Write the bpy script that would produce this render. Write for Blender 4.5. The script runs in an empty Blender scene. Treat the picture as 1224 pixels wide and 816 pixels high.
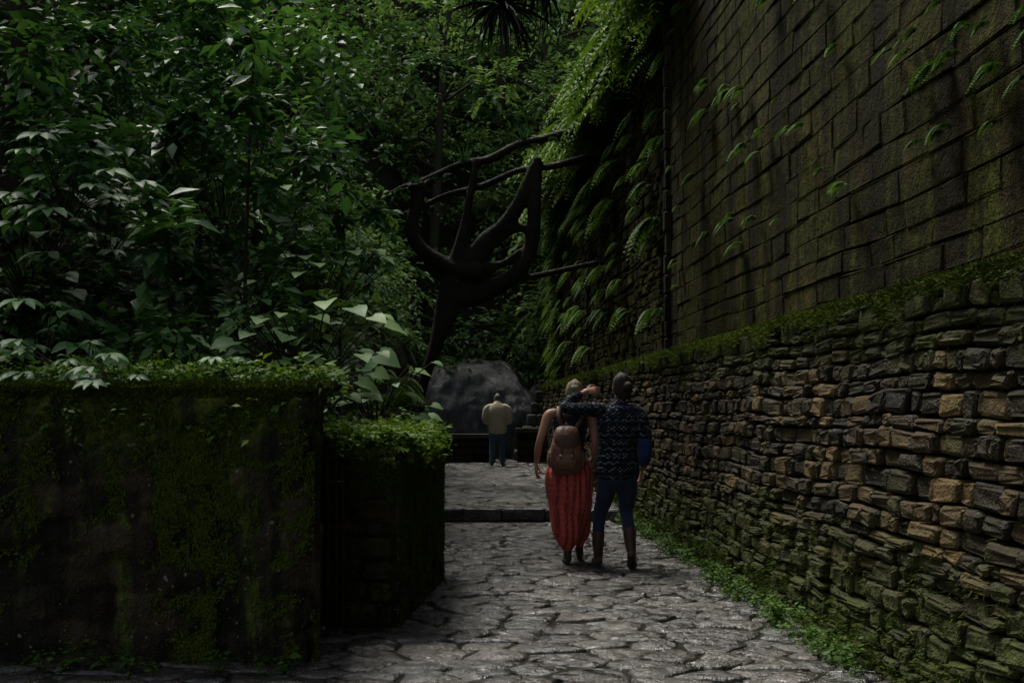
import bpy, math, numpy as np, random
from mathutils import Vector
rng=np.random.default_rng(7); random.seed(7)
S=bpy.context.scene
R=math.radians
# ------------------------------------------------------------ helpers
def link(o,parent=None):
    S.collection.objects.link(o)
    if parent: o.parent=parent
    return o
def empty(name,loc=(0,0,0)):
    e=bpy.data.objects.new(name,None); e.location=loc; e.empty_display_size=.2
    return link(e)
def tri_mesh(name,V,T,rnd=None,mat=None,parent=None,smooth=False):
    me=bpy.data.meshes.new(name)
    V=np.ascontiguousarray(V,dtype=np.float32); T=np.ascontiguousarray(T,dtype=np.int32)
    me.vertices.add(len(V)); me.vertices.foreach_set('co',V.ravel())
    me.loops.add(T.size); me.loops.foreach_set('vertex_index',T.ravel())
    me.polygons.add(len(T)); me.polygons.foreach_set('loop_start',np.arange(0,T.size,3,dtype=np.int32))
    me.update(calc_edges=True)
    if rnd is not None:
        a=me.attributes.new('rnd','FLOAT','POINT'); a.data.foreach_set('value',np.ascontiguousarray(rnd,dtype=np.float32))
    if smooth: me.polygons.foreach_set('use_smooth',np.ones(len(T),dtype=bool))
    if mat: me.materials.append(mat)
    return link(bpy.data.objects.new(name,me),parent)
def py_mesh(name,V,F,mat=None,parent=None,smooth=False,rnd=None):
    me=bpy.data.meshes.new(name); me.from_pydata([tuple(v) for v in V],[],[tuple(f) for f in F]); me.update()
    if rnd is not None:
        a=me.attributes.new('rnd','FLOAT','POINT'); a.data.foreach_set('value',np.array(rnd,dtype=np.float32))
    if smooth: me.polygons.foreach_set('use_smooth',np.ones(len(F),dtype=bool))
    if mat: me.materials.append(mat)
    return link(bpy.data.objects.new(name,me),parent)
# ------------------------------------------------------------ materials
class NB:
    def __init__(s,name):
        s.m=bpy.data.materials.new(name); s.m.use_nodes=True; s.t=s.m.node_tree; s.t.nodes.clear()
        s.out=s.t.nodes.new('ShaderNodeOutputMaterial')
    def n(s,ty,**k):
        x=s.t.nodes.new(ty)
        for a,b in k.items(): setattr(x,a,b)
        return x
    def l(s,a,b): s.t.links.new(a,b)
    def put(s,sock,v):
        if hasattr(v,'is_linked') or hasattr(v,'links'): s.l(v,sock)
        else:
            if isinstance(v,(tuple,list)) and len(v)==3 and sock.type=='RGBA': v=(*v,1)
            sock.default_value=v
    def math(s,op,a,b=0.0,clamp=False):
        x=s.n('ShaderNodeMath',operation=op,use_clamp=clamp); s.put(x.inputs[0],a); s.put(x.inputs[1],b); return x.outputs[0]
    def noise(s,vec,scale,detail=4,rough=.6,dist=0):
        x=s.n('ShaderNodeTexNoise'); s.l(vec,x.inputs['Vector']); x.inputs['Scale'].default_value=scale
        x.inputs['Detail'].default_value=detail; x.inputs['Roughness'].default_value=rough; x.inputs['Distortion'].default_value=dist
        return x.outputs['Fac']
    def mapr(s,v,a,b,c=0.0,d=1.0):
        x=s.n('ShaderNodeMapRange'); s.put(x.inputs[0],v)
        for i,k in enumerate((a,b,c,d)): x.inputs[i+1].default_value=k
        x.interpolation_type='SMOOTHSTEP'
        return x.outputs[0]
    def mix(s,f,a,b,mode='MIX'):
        x=s.n('ShaderNodeMix',data_type='RGBA',blend_type=mode); s.put(x.inputs[0],f); s.put(x.inputs[6],a); s.put(x.inputs[7],b); return x.outputs[2]
    def attr(s,name='rnd'):
        return s.n('ShaderNodeAttribute',attribute_name=name).outputs['Fac']
    def pos(s): return s.n('ShaderNodeNewGeometry').outputs['Position']
    def obj(s): return s.n('ShaderNodeTexCoord').outputs['Object']
    def scalev(s,v,sc):
        x=s.n('ShaderNodeMapping'); s.l(v,x.inputs[0]); x.inputs['Scale'].default_value=sc; return x.outputs[0]
    def bump(s,h,st,dist=.02,prev=None):
        x=s.n('ShaderNodeBump'); x.inputs['Strength'].default_value=st; x.inputs['Distance'].default_value=dist; s.l(h,x.inputs['Height'])
        if prev is not None: s.l(prev,x.inputs['Normal'])
        return x.outputs[0]
    def ramp(s,f,stops):
        x=s.n('ShaderNodeValToRGB'); s.l(f,x.inputs[0]); e=x.color_ramp.elements
        while len(e)<len(stops): e.new(.5)
        for el,(p,c) in zip(e,stops): el.position=p; el.color=(*c,1)
        return x.outputs[0]
    def pbr(s,col,rough=.6,nrm=None,spec=.5,sheen=0):
        p=s.n('ShaderNodeBsdfPrincipled'); s.put(p.inputs['Base Color'],col); s.put(p.inputs['Roughness'],rough)
        p.inputs['Specular IOR Level'].default_value=spec
        if nrm is not None: s.l(nrm,p.inputs['Normal'])
        if sheen: p.inputs['Sheen Weight'].default_value=sheen
        s.p=p; return p.outputs[0]
    def done(s,sh): s.l(sh,s.out.inputs[0]); return s.m
def leaf_mat(name,stops,rough=.5,trans=.3,spec=.25):
    b=NB(name); c=b.ramp(b.attr(),stops); p=b.pbr(c,rough,spec=spec)
    if trans<=0: return b.done(p)
    t=b.n('ShaderNodeBsdfTranslucent'); b.l(b.mix(1.0,c,(1.0,1.0,.45),'MULTIPLY'),t.inputs[0])
    m=b.n('ShaderNodeMixShader'); m.inputs[0].default_value=trans; b.l(p,m.inputs[1]); b.l(t.outputs[0],m.inputs[2])
    return b.done(m.outputs[0])
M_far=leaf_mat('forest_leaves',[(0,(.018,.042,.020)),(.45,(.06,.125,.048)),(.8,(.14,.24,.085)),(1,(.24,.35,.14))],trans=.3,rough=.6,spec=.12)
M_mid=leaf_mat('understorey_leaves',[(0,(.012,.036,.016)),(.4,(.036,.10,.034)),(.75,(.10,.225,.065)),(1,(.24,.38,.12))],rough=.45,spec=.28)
M_big=leaf_mat('broad_leaves',[(0,(.028,.085,.03)),(.5,(.09,.21,.07)),(1,(.27,.41,.14))],rough=.48,spec=.22)
M_fern=leaf_mat('fern_leaves',[(0,(.025,.06,.010)),(.5,(.07,.145,.018)),(1,(.17,.26,.035))],rough=.6,spec=.15)
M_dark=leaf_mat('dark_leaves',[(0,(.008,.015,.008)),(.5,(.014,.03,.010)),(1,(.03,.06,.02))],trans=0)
M_mossb=leaf_mat('moss_blades',[(0,(.018,.025,.005)),(.5,(.055,.08,.011)),(1,(.14,.19,.025))],rough=.9,trans=0,spec=.05)

def masonry_mat(name,stops,moss=(.055,.080,.010),moss_lo=.5,moss_hi=.68,base=(0,0),top=(0,0),streak=False,rough=.75,basegain=.35,topgain=.35,stain=None,lich=.3,bs=.8,spec=.3,stn=(.42,.6)):
    b=NB(name); P=b.pos(); a=b.attr()
    n1=b.noise(P,1.1,3,.65); n2=b.noise(P,14,4,.75); n3=b.noise(P,70,1,.7)
    c=b.ramp(b.math('ADD',a,b.math('MULTIPLY',b.math('SUBTRACT',n2,.5),.7),True),stops)
    c=b.mix(1.0,c,b.ramp(n1,[(.3,(.3,.3,.3)),(.65,(1.15,1.1,1.0))]),'MULTIPLY')
    z=b.n('ShaderNodeSeparateXYZ'); b.l(P,z.inputs[0]); Z=z.outputs[2]
    mv=b.scalev(P,(3.2,3.2,.55)) if streak else b.scalev(P,(1.6,1.6,1.6))
    mn=b.math('ADD',b.math('MULTIPLY',b.noise(mv,1.3,4,.7,.4),.8),b.math('MULTIPLY',b.noise(P,9,2,.7),.25))
    if base[1]>base[0]: mn=b.math('ADD',mn,b.mapr(Z,base[0],base[1],basegain,0))
    if top[1]>top[0]: mn=b.math('ADD',mn,b.mapr(Z,top[0],top[1],0,topgain))
    mf=b.mapr(mn,moss_lo,moss_hi)
    mc=b.mix(b.mapr(n2,.3,.7),tuple(.25*k for k in moss),tuple(1.6*k for k in moss))
    c=b.mix(mf,c,mc)
    if stain:
        st=b.mapr(b.noise(b.scalev(P,(2.2,2.2,.3)),1.0,4,.65),*stn); c=b.mix(b.math('MULTIPLY',st,.85),c,stain)
    lf=b.mapr(b.noise(P,31,0,.5),.78,.82); c=b.mix(b.math('MULTIPLY',lf,lich),c,(.2,.2,.15))
    bm=b.bump(n2,bs,.035); bm=b.bump(n3,.7,.014,bm)
    r=b.mapr(n2,.3,.7,rough-.2,rough+.15)
    return b.done(b.pbr(c,r,bm,spec))
M_wlow=masonry_mat('wet_rubble_stone',[(0,(.011,.0085,.005)),(.4,(.027,.020,.010)),(.75,(.06,.042,.018)),(1,(.12,.083,.034))],moss=(.036,.045,.007),moss_lo=.5,moss_hi=.86,base=(.05,1.1),top=(1.5,2.05),basegain=.34,spec=.2)
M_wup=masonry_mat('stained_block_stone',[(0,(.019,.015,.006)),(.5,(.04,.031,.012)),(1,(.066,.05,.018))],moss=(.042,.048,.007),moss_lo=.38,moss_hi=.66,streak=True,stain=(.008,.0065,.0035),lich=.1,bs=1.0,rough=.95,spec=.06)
M_wleft=masonry_mat('mossy_render',[(0,(.016,.013,.009)),(.5,(.034,.027,.018)),(1,(.075,.06,.04))],moss=(.06,.082,.013),moss_lo=.5,moss_hi=.66,streak=True,top=(1.1,1.5),topgain=.3,stain=(.007,.006,.0045),lich=.7,bs=1.0,spec=.12,stn=(.44,.54))
M_mortar=masonry_mat('dark_mortar',[(0,(.012,.01,.008)),(1,(.03,.025,.018))],moss_lo=.55,moss_hi=.8,spec=.1)
M_conc=masonry_mat('weathered_concrete',[(0,(.02,.018,.014)),(1,(.05,.045,.036))],moss_lo=.6,moss_hi=.85,spec=.15)
M_step=masonry_mat('grey_step_stone',[(0,(.05,.048,.043)),(1,(.13,.125,.11))],moss_lo=.5,moss_hi=.75,spec=.3)
def path_mat():
    b=NB('wet_flagstone'); P=b.pos(); a=b.attr(); n1=b.noise(P,1.3,3,.6); n2=b.noise(P,9,5,.75,.3); n3=b.noise(P,50,2,.7)
    c=b.ramp(b.math('ADD',a,b.math('MULTIPLY',b.math('SUBTRACT',n2,.5),1.0),True),[(0,(.016,.015,.013)),(.5,(.034,.031,.026)),(1,(.072,.063,.05))])
    g=b.mapr(b.noise(P,2.3,4,.7),.52,.72); c=b.mix(b.math('MULTIPLY',g,.45),c,(.022,.024,.010))
    wet=b.mapr(n1,.4,.58); c=b.mix(b.math('MULTIPLY',wet,.6),c,b.mix(1.0,c,(.45,.45,.45),'MULTIPLY'))
    r=b.math('ADD',b.math('MULTIPLY',wet,-.13),b.mapr(n2,.3,.7,.19,.4))
    bm=b.bump(n2,.9,.045); bm=b.bump(n3,.5,.006,bm)
    return b.done(b.pbr(c,r,bm,.9))
M_path=path_mat()
def soil(name,c1,c2):
    b=NB(name); P=b.pos(); n=b.noise(P,5,4,.7); return b.done(b.pbr(b.mix(n,c1,c2),.9,b.bump(n,.8,.05),.1))
M_soil=soil('dark_soil',(.006,.007,.004),(.02,.022,.010)); M_mud=soil('joint_mud',(.008,.008,.006),(.024,.024,.014))
def bark(name,c1,c2):
    b=NB(name); P=b.pos(); n=b.noise(b.scalev(P,(6,6,1.2)),3,4,.7); m=b.mapr(b.noise(P,2,3),.5,.65)
    return b.done(b.pbr(b.mix(m,b.mix(n,c1,c2),(.03,.045,.01)),.85,b.bump(n,1,.04),.2))
M_bark=bark('bark',(.012,.01,.008),(.05,.04,.03))
def rockm():
    b=NB('wet_rock'); P=b.pos(); n=b.noise(P,1.2,6,.65); n2=b.noise(b.scalev(P,(2.5,2.5,.5)),1.6,6,.75,.8)
    c=b.ramp(n2,[(.3,(.03,.031,.032)),(.5,(.085,.087,.09)),(.62,(.13,.132,.135)),(.75,(.24,.245,.25))])
    g=b.mapr(b.noise(P,1.1,3,.6),.55,.7); c=b.mix(b.math('MULTIPLY',g,.6),c,(.03,.04,.015))
    return b.done(b.pbr(c,b.mapr(n,.3,.7,.3,.6),b.bump(n2,1.0,.12),.5))
M_rock=rockm()
def cloth(name,c1,c2,scale=25,rough=.85,bs=.4):
    b=NB(name); O=b.obj(); n=b.noise(O,scale,4,.6); w=b.noise(b.scalev(O,(1,1,.35)),14,3,.6,.5)
    bm=b.bump(w,bs,.03); bm=b.bump(b.noise(O,180,2),.25,.004,bm)
    return b.done(b.pbr(b.mix(n,c1,c2),rough,bm,.3,.1))
M_tank=cloth('black_cotton',(.006,.006,.007),(.016,.016,.018)); M_jean=cloth('navy_denim',(.008,.013,.03),(.018,.028,.062))
M_jean2=cloth('blue_denim',(.04,.075,.12),(.08,.14,.2)); M_tan=cloth('tan_jacket',(.46,.40,.28),(.62,.55,.40))
M_blue=cloth('blue_canvas',(.006,.010,.055),(.012,.022,.10)); M_leath=cloth('brown_leather',(.11,.045,.03),(.24,.11,.07),18,.45,.5)
M_boot=cloth('boot_leather',(.035,.017,.011),(.08,.038,.023),18,.5); M_dboot=cloth('dark_shoe',(.02,.012,.01),(.05,.03,.022),18,.5)
M_strap=cloth('dark_leather',(.05,.02,.012),(.12,.055,.035),18,.5)
def skinm():
    b=NB('skin'); n=b.noise(b.obj(),12,3); b.pbr(b.mix(n,(.30,.155,.095),(.40,.22,.14)),.5,None,.4)
    return b.done(b.p.outputs[0])
M_skin=skinm()
def hairm(name,c1,c2):
    b=NB(name); n=b.noise(b.scalev(b.obj(),(60,60,9)),2,4,.6,1.5); return b.done(b.pbr(b.mix(n,c1,c2),.5,b.bump(n,.9,.01),.4))
M_hairA=hairm('ash_blond_hair',(.09,.07,.035),(.30,.25,.14)); M_hairB=hairm('dark_hair',(.008,.006,.005),(.035,.022,.016)); M_hairC=hairm('grey_hair',(.08,.07,.06),(.2,.18,.15))
def redpants():
    b=NB('red_patterned_cotton'); O=b.obj(); s=b.n('ShaderNodeSeparateXYZ'); b.l(O,s.inputs[0])
    st=b.math('SINE',b.math('MULTIPLY',b.math('ADD',s.outputs[0],b.math('MULTIPLY',s.outputs[1],.6)),95)); st2=b.math('SINE',b.math('MULTIPLY',s.outputs[2],120))
    v=b.n('ShaderNodeTexVoronoi'); b.l(O,v.inputs['Vector']); v.inputs['Scale'].default_value=38
    f=b.math('MULTIPLY',b.mapr(st,.2,.7),b.mapr(v.outputs[0],.25,.45)); c=b.mix(b.math('MULTIPLY',f,.75),(.5,.075,.06),(.10,.018,.022))
    f2=b.math('MULTIPLY',b.mapr(st2,.75,.95),b.mapr(st,-.9,-.5,1,0)); c=b.mix(b.math('MULTIPLY',f2,.5),c,(.6,.3,.2))
    w=b.noise(b.scalev(O,(1,1,.2)),18,3,.6,.5)
    return b.done(b.pbr(c,.85,b.bump(w,.7,.03),.25,.1))
M_red=redpants()
def sweater():
    b=NB('nordic_sweater_wool'); O=b.obj(); s=b.n('ShaderNodeSeparateXYZ'); b.l(O,s.inputs[0]); X,Y,Z=s.outputs
    band=b.math('SINE',b.math('MULTIPLY',Z,52)); fine=b.math('SINE',b.math('MULTIPLY',Z,210)); xx=b.math('SINE',b.math('MULTIPLY',b.math('ADD',X,b.math('MULTIPLY',Y,.7)),150))
    zig=b.math('SINE',b.math('ADD',b.math('MULTIPLY',Z,150),b.math('MULTIPLY',b.math('SINE',b.math('MULTIPLY',X,90)),1.6)))
    f=b.math('MULTIPLY',b.mapr(band,.1,.5),b.mapr(b.math('MULTIPLY',fine,xx),.1,.4)); f2=b.math('MULTIPLY',b.mapr(band,-.3,-.6),b.mapr(zig,.7,.9))
    f=b.math('MULTIPLY',b.math('ADD',f,f2,True),b.mapr(b.noise(O,20,3),.42,.6,.05,1)); c=b.mix(b.math('MULTIPLY',f,.75),(.006,.007,.011),(.28,.30,.32))
    c=b.mix(b.mapr(band,-.95,-.99,0,.6),c,(.02,.06,.09))
    return b.done(b.pbr(c,.95,b.bump(b.noise(O,22,3,.6,.5),.7,.03),.1,.05))
M_sweat=sweater()
def plain(name,c,r=.5,metal=0):
    b=NB(name); n=b.noise(b.obj(),30,2); b.pbr(b.mix(n,tuple(.8*k for k in c),c),r); b.p.inputs['Metallic'].default_value=metal; return b.done(b.p.outputs[0])
M_eye=plain('eye_dark',(.02,.015,.012),.2); M_lip=plain('lip',(.35,.12,.1)); M_metal=plain('buckle_metal',(.4,.35,.25),.35,1); M_rust=plain('rusty_iron',(.05,.03,.02),.8,.4)
# ------------------------------------------------------------ masses of blades / leaves
TPL={}
TPL['blade']=(np.array([[-.5,0,0],[.5,0,0],[0,1,0]],float),np.array([[0,1,2]]))
TPL['leaf4']=(np.array([[0,0,0],[-.5,.45,.06],[0,1,-.12],[.5,.45,.06],[0,.45,-.02]],float),np.array([[0,4,1],[0,3,4],[1,4,2],[4,3,2]]))
TPL['leaf8']=(np.array([[0,0,0],[-.42,.22,.05],[0,.22,0],[.42,.22,.05],[-.5,.5,.04],[0,.52,-.02],[.5,.5,.04],[-.3,.8,-.05],[0,.8,-.09],[.3,.8,-.05],[0,1.02,-.2]],float),
  np.array([[0,2,1],[0,3,2],[1,2,5],[1,5,4],[2,3,6],[2,6,5],[4,5,8],[4,8,7],[5,6,9],[5,9,8],[7,8,10],[8,9,10]]))
TPL['heart']=(np.array([[0,.05,0],[-.35,-.08,.03],[-.55,.22,.06],[-.42,.55,.03],[0,1.05,-.16],[.42,.55,.03],[.55,.22,.06],[.35,-.08,.03],[0,.35,0],[0,.65,-.04]],float),
  np.array([[0,2,1],[0,8,2],[2,8,3],[8,9,3],[3,9,4],[0,7,6],[0,6,8],[6,5,8],[8,5,9],[9,5,4]]))
def nz(v): return v/np.maximum(np.linalg.norm(v,axis=-1,keepdims=True),1e-9)
class Mass:
    def __init__(s): s.V=[];s.T=[];s.R=[];s.k=0
    def add(s,tpl,pos,d,up,L,W,r):
        tv,tt=TPL[tpl]; n=len(pos); d=nz(d); a=nz(np.cross(d,up)); u=np.cross(a,d)
        L=np.broadcast_to(L,(n,)); W=np.broadcast_to(W,(n,)); r=np.broadcast_to(r,(n,))
        V=pos[:,None,:]+a[:,None,:]*(tv[None,:,0:1]*W[:,None,None])+d[:,None,:]*(tv[None,:,1:2]*L[:,None,None])+u[:,None,:]*(tv[None,:,2:3]*L[:,None,None])
        T=tt[None]+(np.arange(n)*len(tv))[:,None,None]+s.k
        s.V.append(V.reshape(-1,3)); s.T.append(T.reshape(-1,3)); s.R.append(np.repeat(r,len(tv))); s.k+=n*len(tv)
    def raw(s,V,T,r):
        s.V.append(np.array(V,float)); s.T.append(np.array(T)+s.k); s.R.append(np.full(len(V),r)); s.k+=len(V)
    def make(s,name,mat,parent=None):
        return tri_mesh(name,np.concatenate(s.V),np.concatenate(s.T),np.clip(np.concatenate(s.R),0,1),mat,parent)
def U(a,b,n=None): return rng.uniform(a,b,n)
def sprays(M,C,size,val,tw=14,lf=11,L=.2,W=.09,tpl='leaf4',zb=.25,drp=.3):
    n=len(C); size=np.broadcast_to(size,(n,)); val=np.broadcast_to(val,(n,))
    d=rng.normal(size=(n,tw,3)); d[...,2]+=zb; d=nz(d); ln=size[:,None]*U(.6,1.15,(n,tw))
    t=np.linspace(.22,1,lf)[None,None,:]+U(-.03,.03,(n,tw,lf))
    p=C[:,None,None,:]+d[:,:,None,:]*(ln[:,:,None]*t)[...,None]
    p[...,2]-=drp*ln[:,:,None]*t**2; p+=rng.normal(size=p.shape)*.012
    side=nz(np.cross(d,[0,0,1]))[:,:,None,:]*np.where(np.arange(lf)%2==0,1,-1)[None,None,:,None]
    dd=d[:,:,None,:]*.55+side*.8+np.array([0,0,-.22])+rng.normal(size=p.shape)*.18
    up=np.array([0,0,1.])+rng.normal(size=p.shape)*.33
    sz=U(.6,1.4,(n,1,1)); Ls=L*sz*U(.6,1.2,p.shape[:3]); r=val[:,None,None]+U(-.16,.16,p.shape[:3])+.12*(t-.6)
    M.add(tpl,p.reshape(-1,3),dd.reshape(-1,3),up.reshape(-1,3),Ls.ravel(),(Ls*W/L).ravel(),r.ravel())
def tube(pts,rad,n=8):
    pts=np.array(pts,float); V=[];T=[]; rad=np.broadcast_to(rad,(len(pts),))
    for i in range(len(pts)):
        t=nz(pts[min(i+1,len(pts)-1)]-pts[max(i-1,0)]); u=nz(np.cross(t,[.3,1,.12])); v=np.cross(t,u)
        for k in range(n):
            a=2*math.pi*k/n; V.append(pts[i]+rad[i]*(math.cos(a)*u+math.sin(a)*v))
    for i in range(len(pts)-1):
        for k in range(n):
            a=i*n+k;b=i*n+(k+1)%n; T+= [[a,b,b+n],[a,b+n,a+n]]
    return V,T
def fern(M,base,heading,n_fr=9,L=.6,val=.5,arch=.9,spread=1.0):
    for i in range(n_fr):
        az=heading+(random.random()-.5)*spread*2*math.pi; el=random.uniform(.3,1.1); l=L*random.uniform(.65,1.15)
        h=np.array([math.cos(az),math.sin(az),0]); k=np.linspace(.08,1,15)
        p=np.array(base)+h*(l*k*math.cos(el))[:,None]; p[:,2]+=l*k*math.sin(el)-arch*l*k**2
        tg=np.gradient(p,axis=0); side=nz(np.cross(nz(tg),[0,0,1.]))
        w=l*.26*np.sin(np.pi*np.clip(k*.9+.1,0,1))**.7+.01
        for sg in (1,-1):
            M.add('leaf4',p,side*sg+nz(tg)*.35+np.array([0,0,-.15]),np.tile([0,0,1.],(15,1))+rng.normal(size=(15,3))*.1,w,.24*w+.008,val+U(-.12,.12,15))
        M.add('blade',p[:1],(p[-1]-p[0])[None],np.array([[0,0,1.]]),l*.3,.012,val-.2)
# ------------------------------------------------------------ terrain
def hgt(x,y):
    x=np.asarray(x,float); y=np.asarray(y,float)
    left=1.2+.8*np.clip(-x-3.2,0,None)+.10*np.clip(y-9,0,None)
    le=np.where(y<14,-1.3,np.where(y<27,-1.75,-3.2)); le=le-.0*y
    lm=1/(1+np.exp((x-le+.35)*9)); lm=lm*(y>6.9)
    back=1.25*np.clip(y-32.5,0,None); back=np.where(back>9,9+(back-9)*1.1,back)
    right=7.2+.6*np.clip(x-3.4,0,None); rm=1/(1+np.exp(-(x-(3.3-.053*y))*9))*(y<31.5)
    z=-.04+.14*(y>14.75)+left*lm+back; z=np.where(rm>.02,z*(1-rm)+(right+0*z)*rm,z)
    return z+ .15*np.sin(x*1.3)*np.sin(y*1.1)*(lm+np.clip(back,0,1))
xs=np.concatenate([np.linspace(-60,-14,15),np.linspace(-13.5,8,110),np.linspace(9,60,15)]); ys=np.concatenate([np.linspace(-40,-4,12),np.linspace(-3,50,150),np.linspace(52,100,12)])
XX,YY=np.meshgrid(xs,ys); ZZ=hgt(XX,YY); ZZ=np.minimum(ZZ,32)
V=np.stack([XX,YY,ZZ],-1).reshape(-1,3); nx=len(xs); ny=len(ys)
I=(np.arange(ny-1)[:,None]*nx+np.arange(nx-1)[None]).ravel(); T=np.concatenate([np.stack([I,I+1,I+nx+1],1),np.stack([I,I+nx+1,I+nx],1)])
tri_mesh('hillside_terrain',V,T,None,M_soil,smooth=True)
tri_mesh('ground',np.array([[-600,-600,-.3],[600,-600,-.3],[600,600,-.3],[-600,600,-.3]]),np.array([[0,1,2],[0,2,3]]),None,M_soil)
# ------------------------------------------------------------ paving
def clip(poly,px,py,nx_,ny_):
    out=[]
    for i in range(len(poly)):
        a=poly[i];b=poly[(i+1)%len(poly)]; da=(a[0]-px)*nx_+(a[1]-py)*ny_; db=(b[0]-px)*nx_+(b[1]-py)*ny_
        if da<=0: out.append(a)
        if da*db<0: t=da/(da-db); out.append((a[0]+(b[0]-a[0])*t,a[1]+(b[1]-a[1])*t))
    return out
def paving(name,x0,x1,y0,y1,z,cx,cy,parent):
    nc=int((x1-x0)/cx); nr=int((y1-y0)/cy); sd={}
    for i in range(-2,nc+2):
        for j in range(-2,nr+2): sd[i,j]=(x0+(i+.5+(j%2)*.5+random.uniform(-.62,.62))*cx,(y0+(j+.5+random.uniform(-.5,.5))*cy)*cx/cy)
    V=[];F=[];Rr=[]
    for i in range(nc):
        for j in range(nr):
            c=sd[i,j]; poly=[(c[0]-cx*2,c[1]-cx*2),(c[0]+cx*2,c[1]-cx*2),(c[0]+cx*2,c[1]+cx*2),(c[0]-cx*2,c[1]+cx*2)]
            for a in range(-2,3):
                for b_ in range(-2,3):
                    q=sd.get((i+a,j+b_))
                    if (a or b_) and q: poly=clip(poly,(c[0]+q[0])/2,(c[1]+q[1])/2,q[0]-c[0],q[1]-c[1])
            if len(poly)<3: continue
            P=np.array([(p[0],p[1]*cy/cx) for p in poly]); 
            Q=[]
            for k in range(len(P)):
                a=P[k];b_=P[(k+1)%len(P)]; Q+=[a*.88+b_*.12,(a+b_)/2+rng.normal(size=2)*.009,a*.12+b_*.88]
            Q=np.array(Q); Q+=rng.normal(size=Q.shape)*.004; g=Q.mean(0); n=len(Q); r=np.linalg.norm(Q-g,axis=1).mean()
            sx,sy=random.gauss(0,.024),random.gauss(0,.030); zj=random.uniform(-.009,.007)
            k0=len(V); val=random.random()
            for sc,dz in ((1-.005/r,-.035),(1-.009/r,-.012),(1-.03/r,-.003),(1-.10/r,.003)):
                for p in Q:
                    w=g+(p-g)*max(sc,.3); V.append((w[0],w[1],z+zj+dz+(w[0]-g[0])*sx+(w[1]-g[1])*sy+(random.gauss(0,.0018) if dz>-.02 else 0))); Rr.append(val)
            for l in range(3):
                for k in range(n): F.append((k0+l*n+k,k0+l*n+(k+1)%n,k0+(l+1)*n+(k+1)%n,k0+(l+1)*n+k))
            F.append(tuple(k0+3*n+k for k in range(n)))
    return py_mesh(name,V,F,M_path,parent,rnd=Rr,smooth=True)
path=empty('stone_path')
paving('lower_flagstones',-3.2,2.5,2.5,14.45,0,.32,.23,path)
paving('upper_flagstones',-2.6,1.95,14.78,29.5,.14,.42,.34,path)
for nm,a in (('lower_bed',(-3.4,2.6,-6,14.6,-.018)),('upper_bed',(-2.8,2.2,14.7,31.5,.122))):
    x0,x1,y0,y1,z=a; tri_mesh(nm,np.array([[x0,y0,z],[x1,y0,z],[x1,y1,z],[x0,y1,z]]),np.array([[0,1,2],[0,2,3]]),None,M_mud,path)
# ------------------------------------------------------------ masonry builder
def blocks(x_of,y0,y1,z0,z1,ch,bw,gap,prot,bev,jit,axis='y',colr=(0,1),wav=0,split=True):
    V=[];F=[];Rr=[]; z=z0
    while z<z1-.03:
        h=min(random.uniform(*ch),z1-z); s=y0-random.random()*bw[1]
        if z1-z-h<.05: h=z1-z
        while s<y1:
            w=random.uniform(*bw)
            a,b=s+gap/2,s+w-gap/2
            a=max(a,y0); b=min(b,y1)
            parts=[(z,z+h)]
            if split and wav and h>.13 and random.random()<.45: q=z+h*random.uniform(.4,.6); parts=[(z,q),(q,z+h)]
            if b-a>.04:
              for (za,zb_) in parts:
                p=random.uniform(*prot); zz0,zz1=za+gap/2,zb_-gap/2; k0=len(V); v=random.uniform(*colr)
                J=lambda: random.uniform(-jit,jit)
                wv=lambda u:wav*(math.sin(u*1.9+z*2)+.6*math.sin(u*4.3+z*5))
                cs=[(a+J()*.7,zz0+J()*.5+wv(a)),(b+J()*.7,zz0+J()*.5+wv(b)),(b+J()*.7,zz1+J()*.5+wv(b)),(a+J()*.7,zz1+J()*.5+wv(a))]
                mid=((a+b)/2,(zz0+zz1)/2+wv((a+b)/2))
                def ring(inset,off,jn):
                    o=[]
                    for q in range(4):
                        c=cs[q];n_=cs[(q+1)%4];pv=cs[q-1]
                        for other in (pv,n_):
                            L=math.hypot(other[0]-c[0],other[1]-c[1]); t=min(.3,bev*1.2/L)
                            x=c[0]+(other[0]-c[0])*t; y=c[1]+(other[1]-c[1])*t
                            dx,dy=mid[0]-x,mid[1]-y; x+=math.copysign(min(abs(dx)*.7,inset),dx); y+=math.copysign(min(abs(dy)*.7,inset),dy)
                            o.append((x,y,off+random.uniform(-jn,jn)))
                    return o
                for inset,off,jn in ((0,-.06,0),(0,p-bev*1.3,jit*.2),(bev*.6,p-bev*.3,jit*.3),(bev*1.8,p,jit*.5)):
                    for (u,zz,o) in ring(inset,off,jn):
                        if axis=='y': V.append((x_of(u,zz)-o,u,zz))
                        else: V.append((u,x_of(u,zz)-o,zz))
                        Rr.append(v)
                for l in range(3):
                    for k in range(8):
                        f=(k0+l*8+k,k0+l*8+(k+1)%8,k0+(l+1)*8+(k+1)%8,k0+(l+1)*8+k); F.append(f[::-1] if axis=='y' else f)
                f=tuple(k0+24+k for k in range(8)); F.append(f[::-1] if axis=='y' else f)
            s+=w
        z+=h
    return V,F,Rr
def prism(poly,z0,z1):
    n=len(poly); V=[(x,y,z0) for x,y in poly]+[(x,y,z1) for x,y in poly]
    F=[tuple(range(n))[::-1],tuple(range(n,2*n))]+[(i,(i+1)%n,n+(i+1)%n,n+i) for i in range(n)]
    return V,F
rw=empty('mossy_retaining_wall')
xb=lambda y,z:2.30-.053*y+.06*z+.02*math.sin(y*1.7)*math.sin(z*2+y)
V,F,Rr=blocks(xb,-2.5,30.5,-.05,2.02,(.065,.14),(.08,.32),.012,(-.01,.045),.012,.024,wav=.012); py_mesh('rubble_courses',V,F,M_wlow,rw,rnd=Rr)
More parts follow.
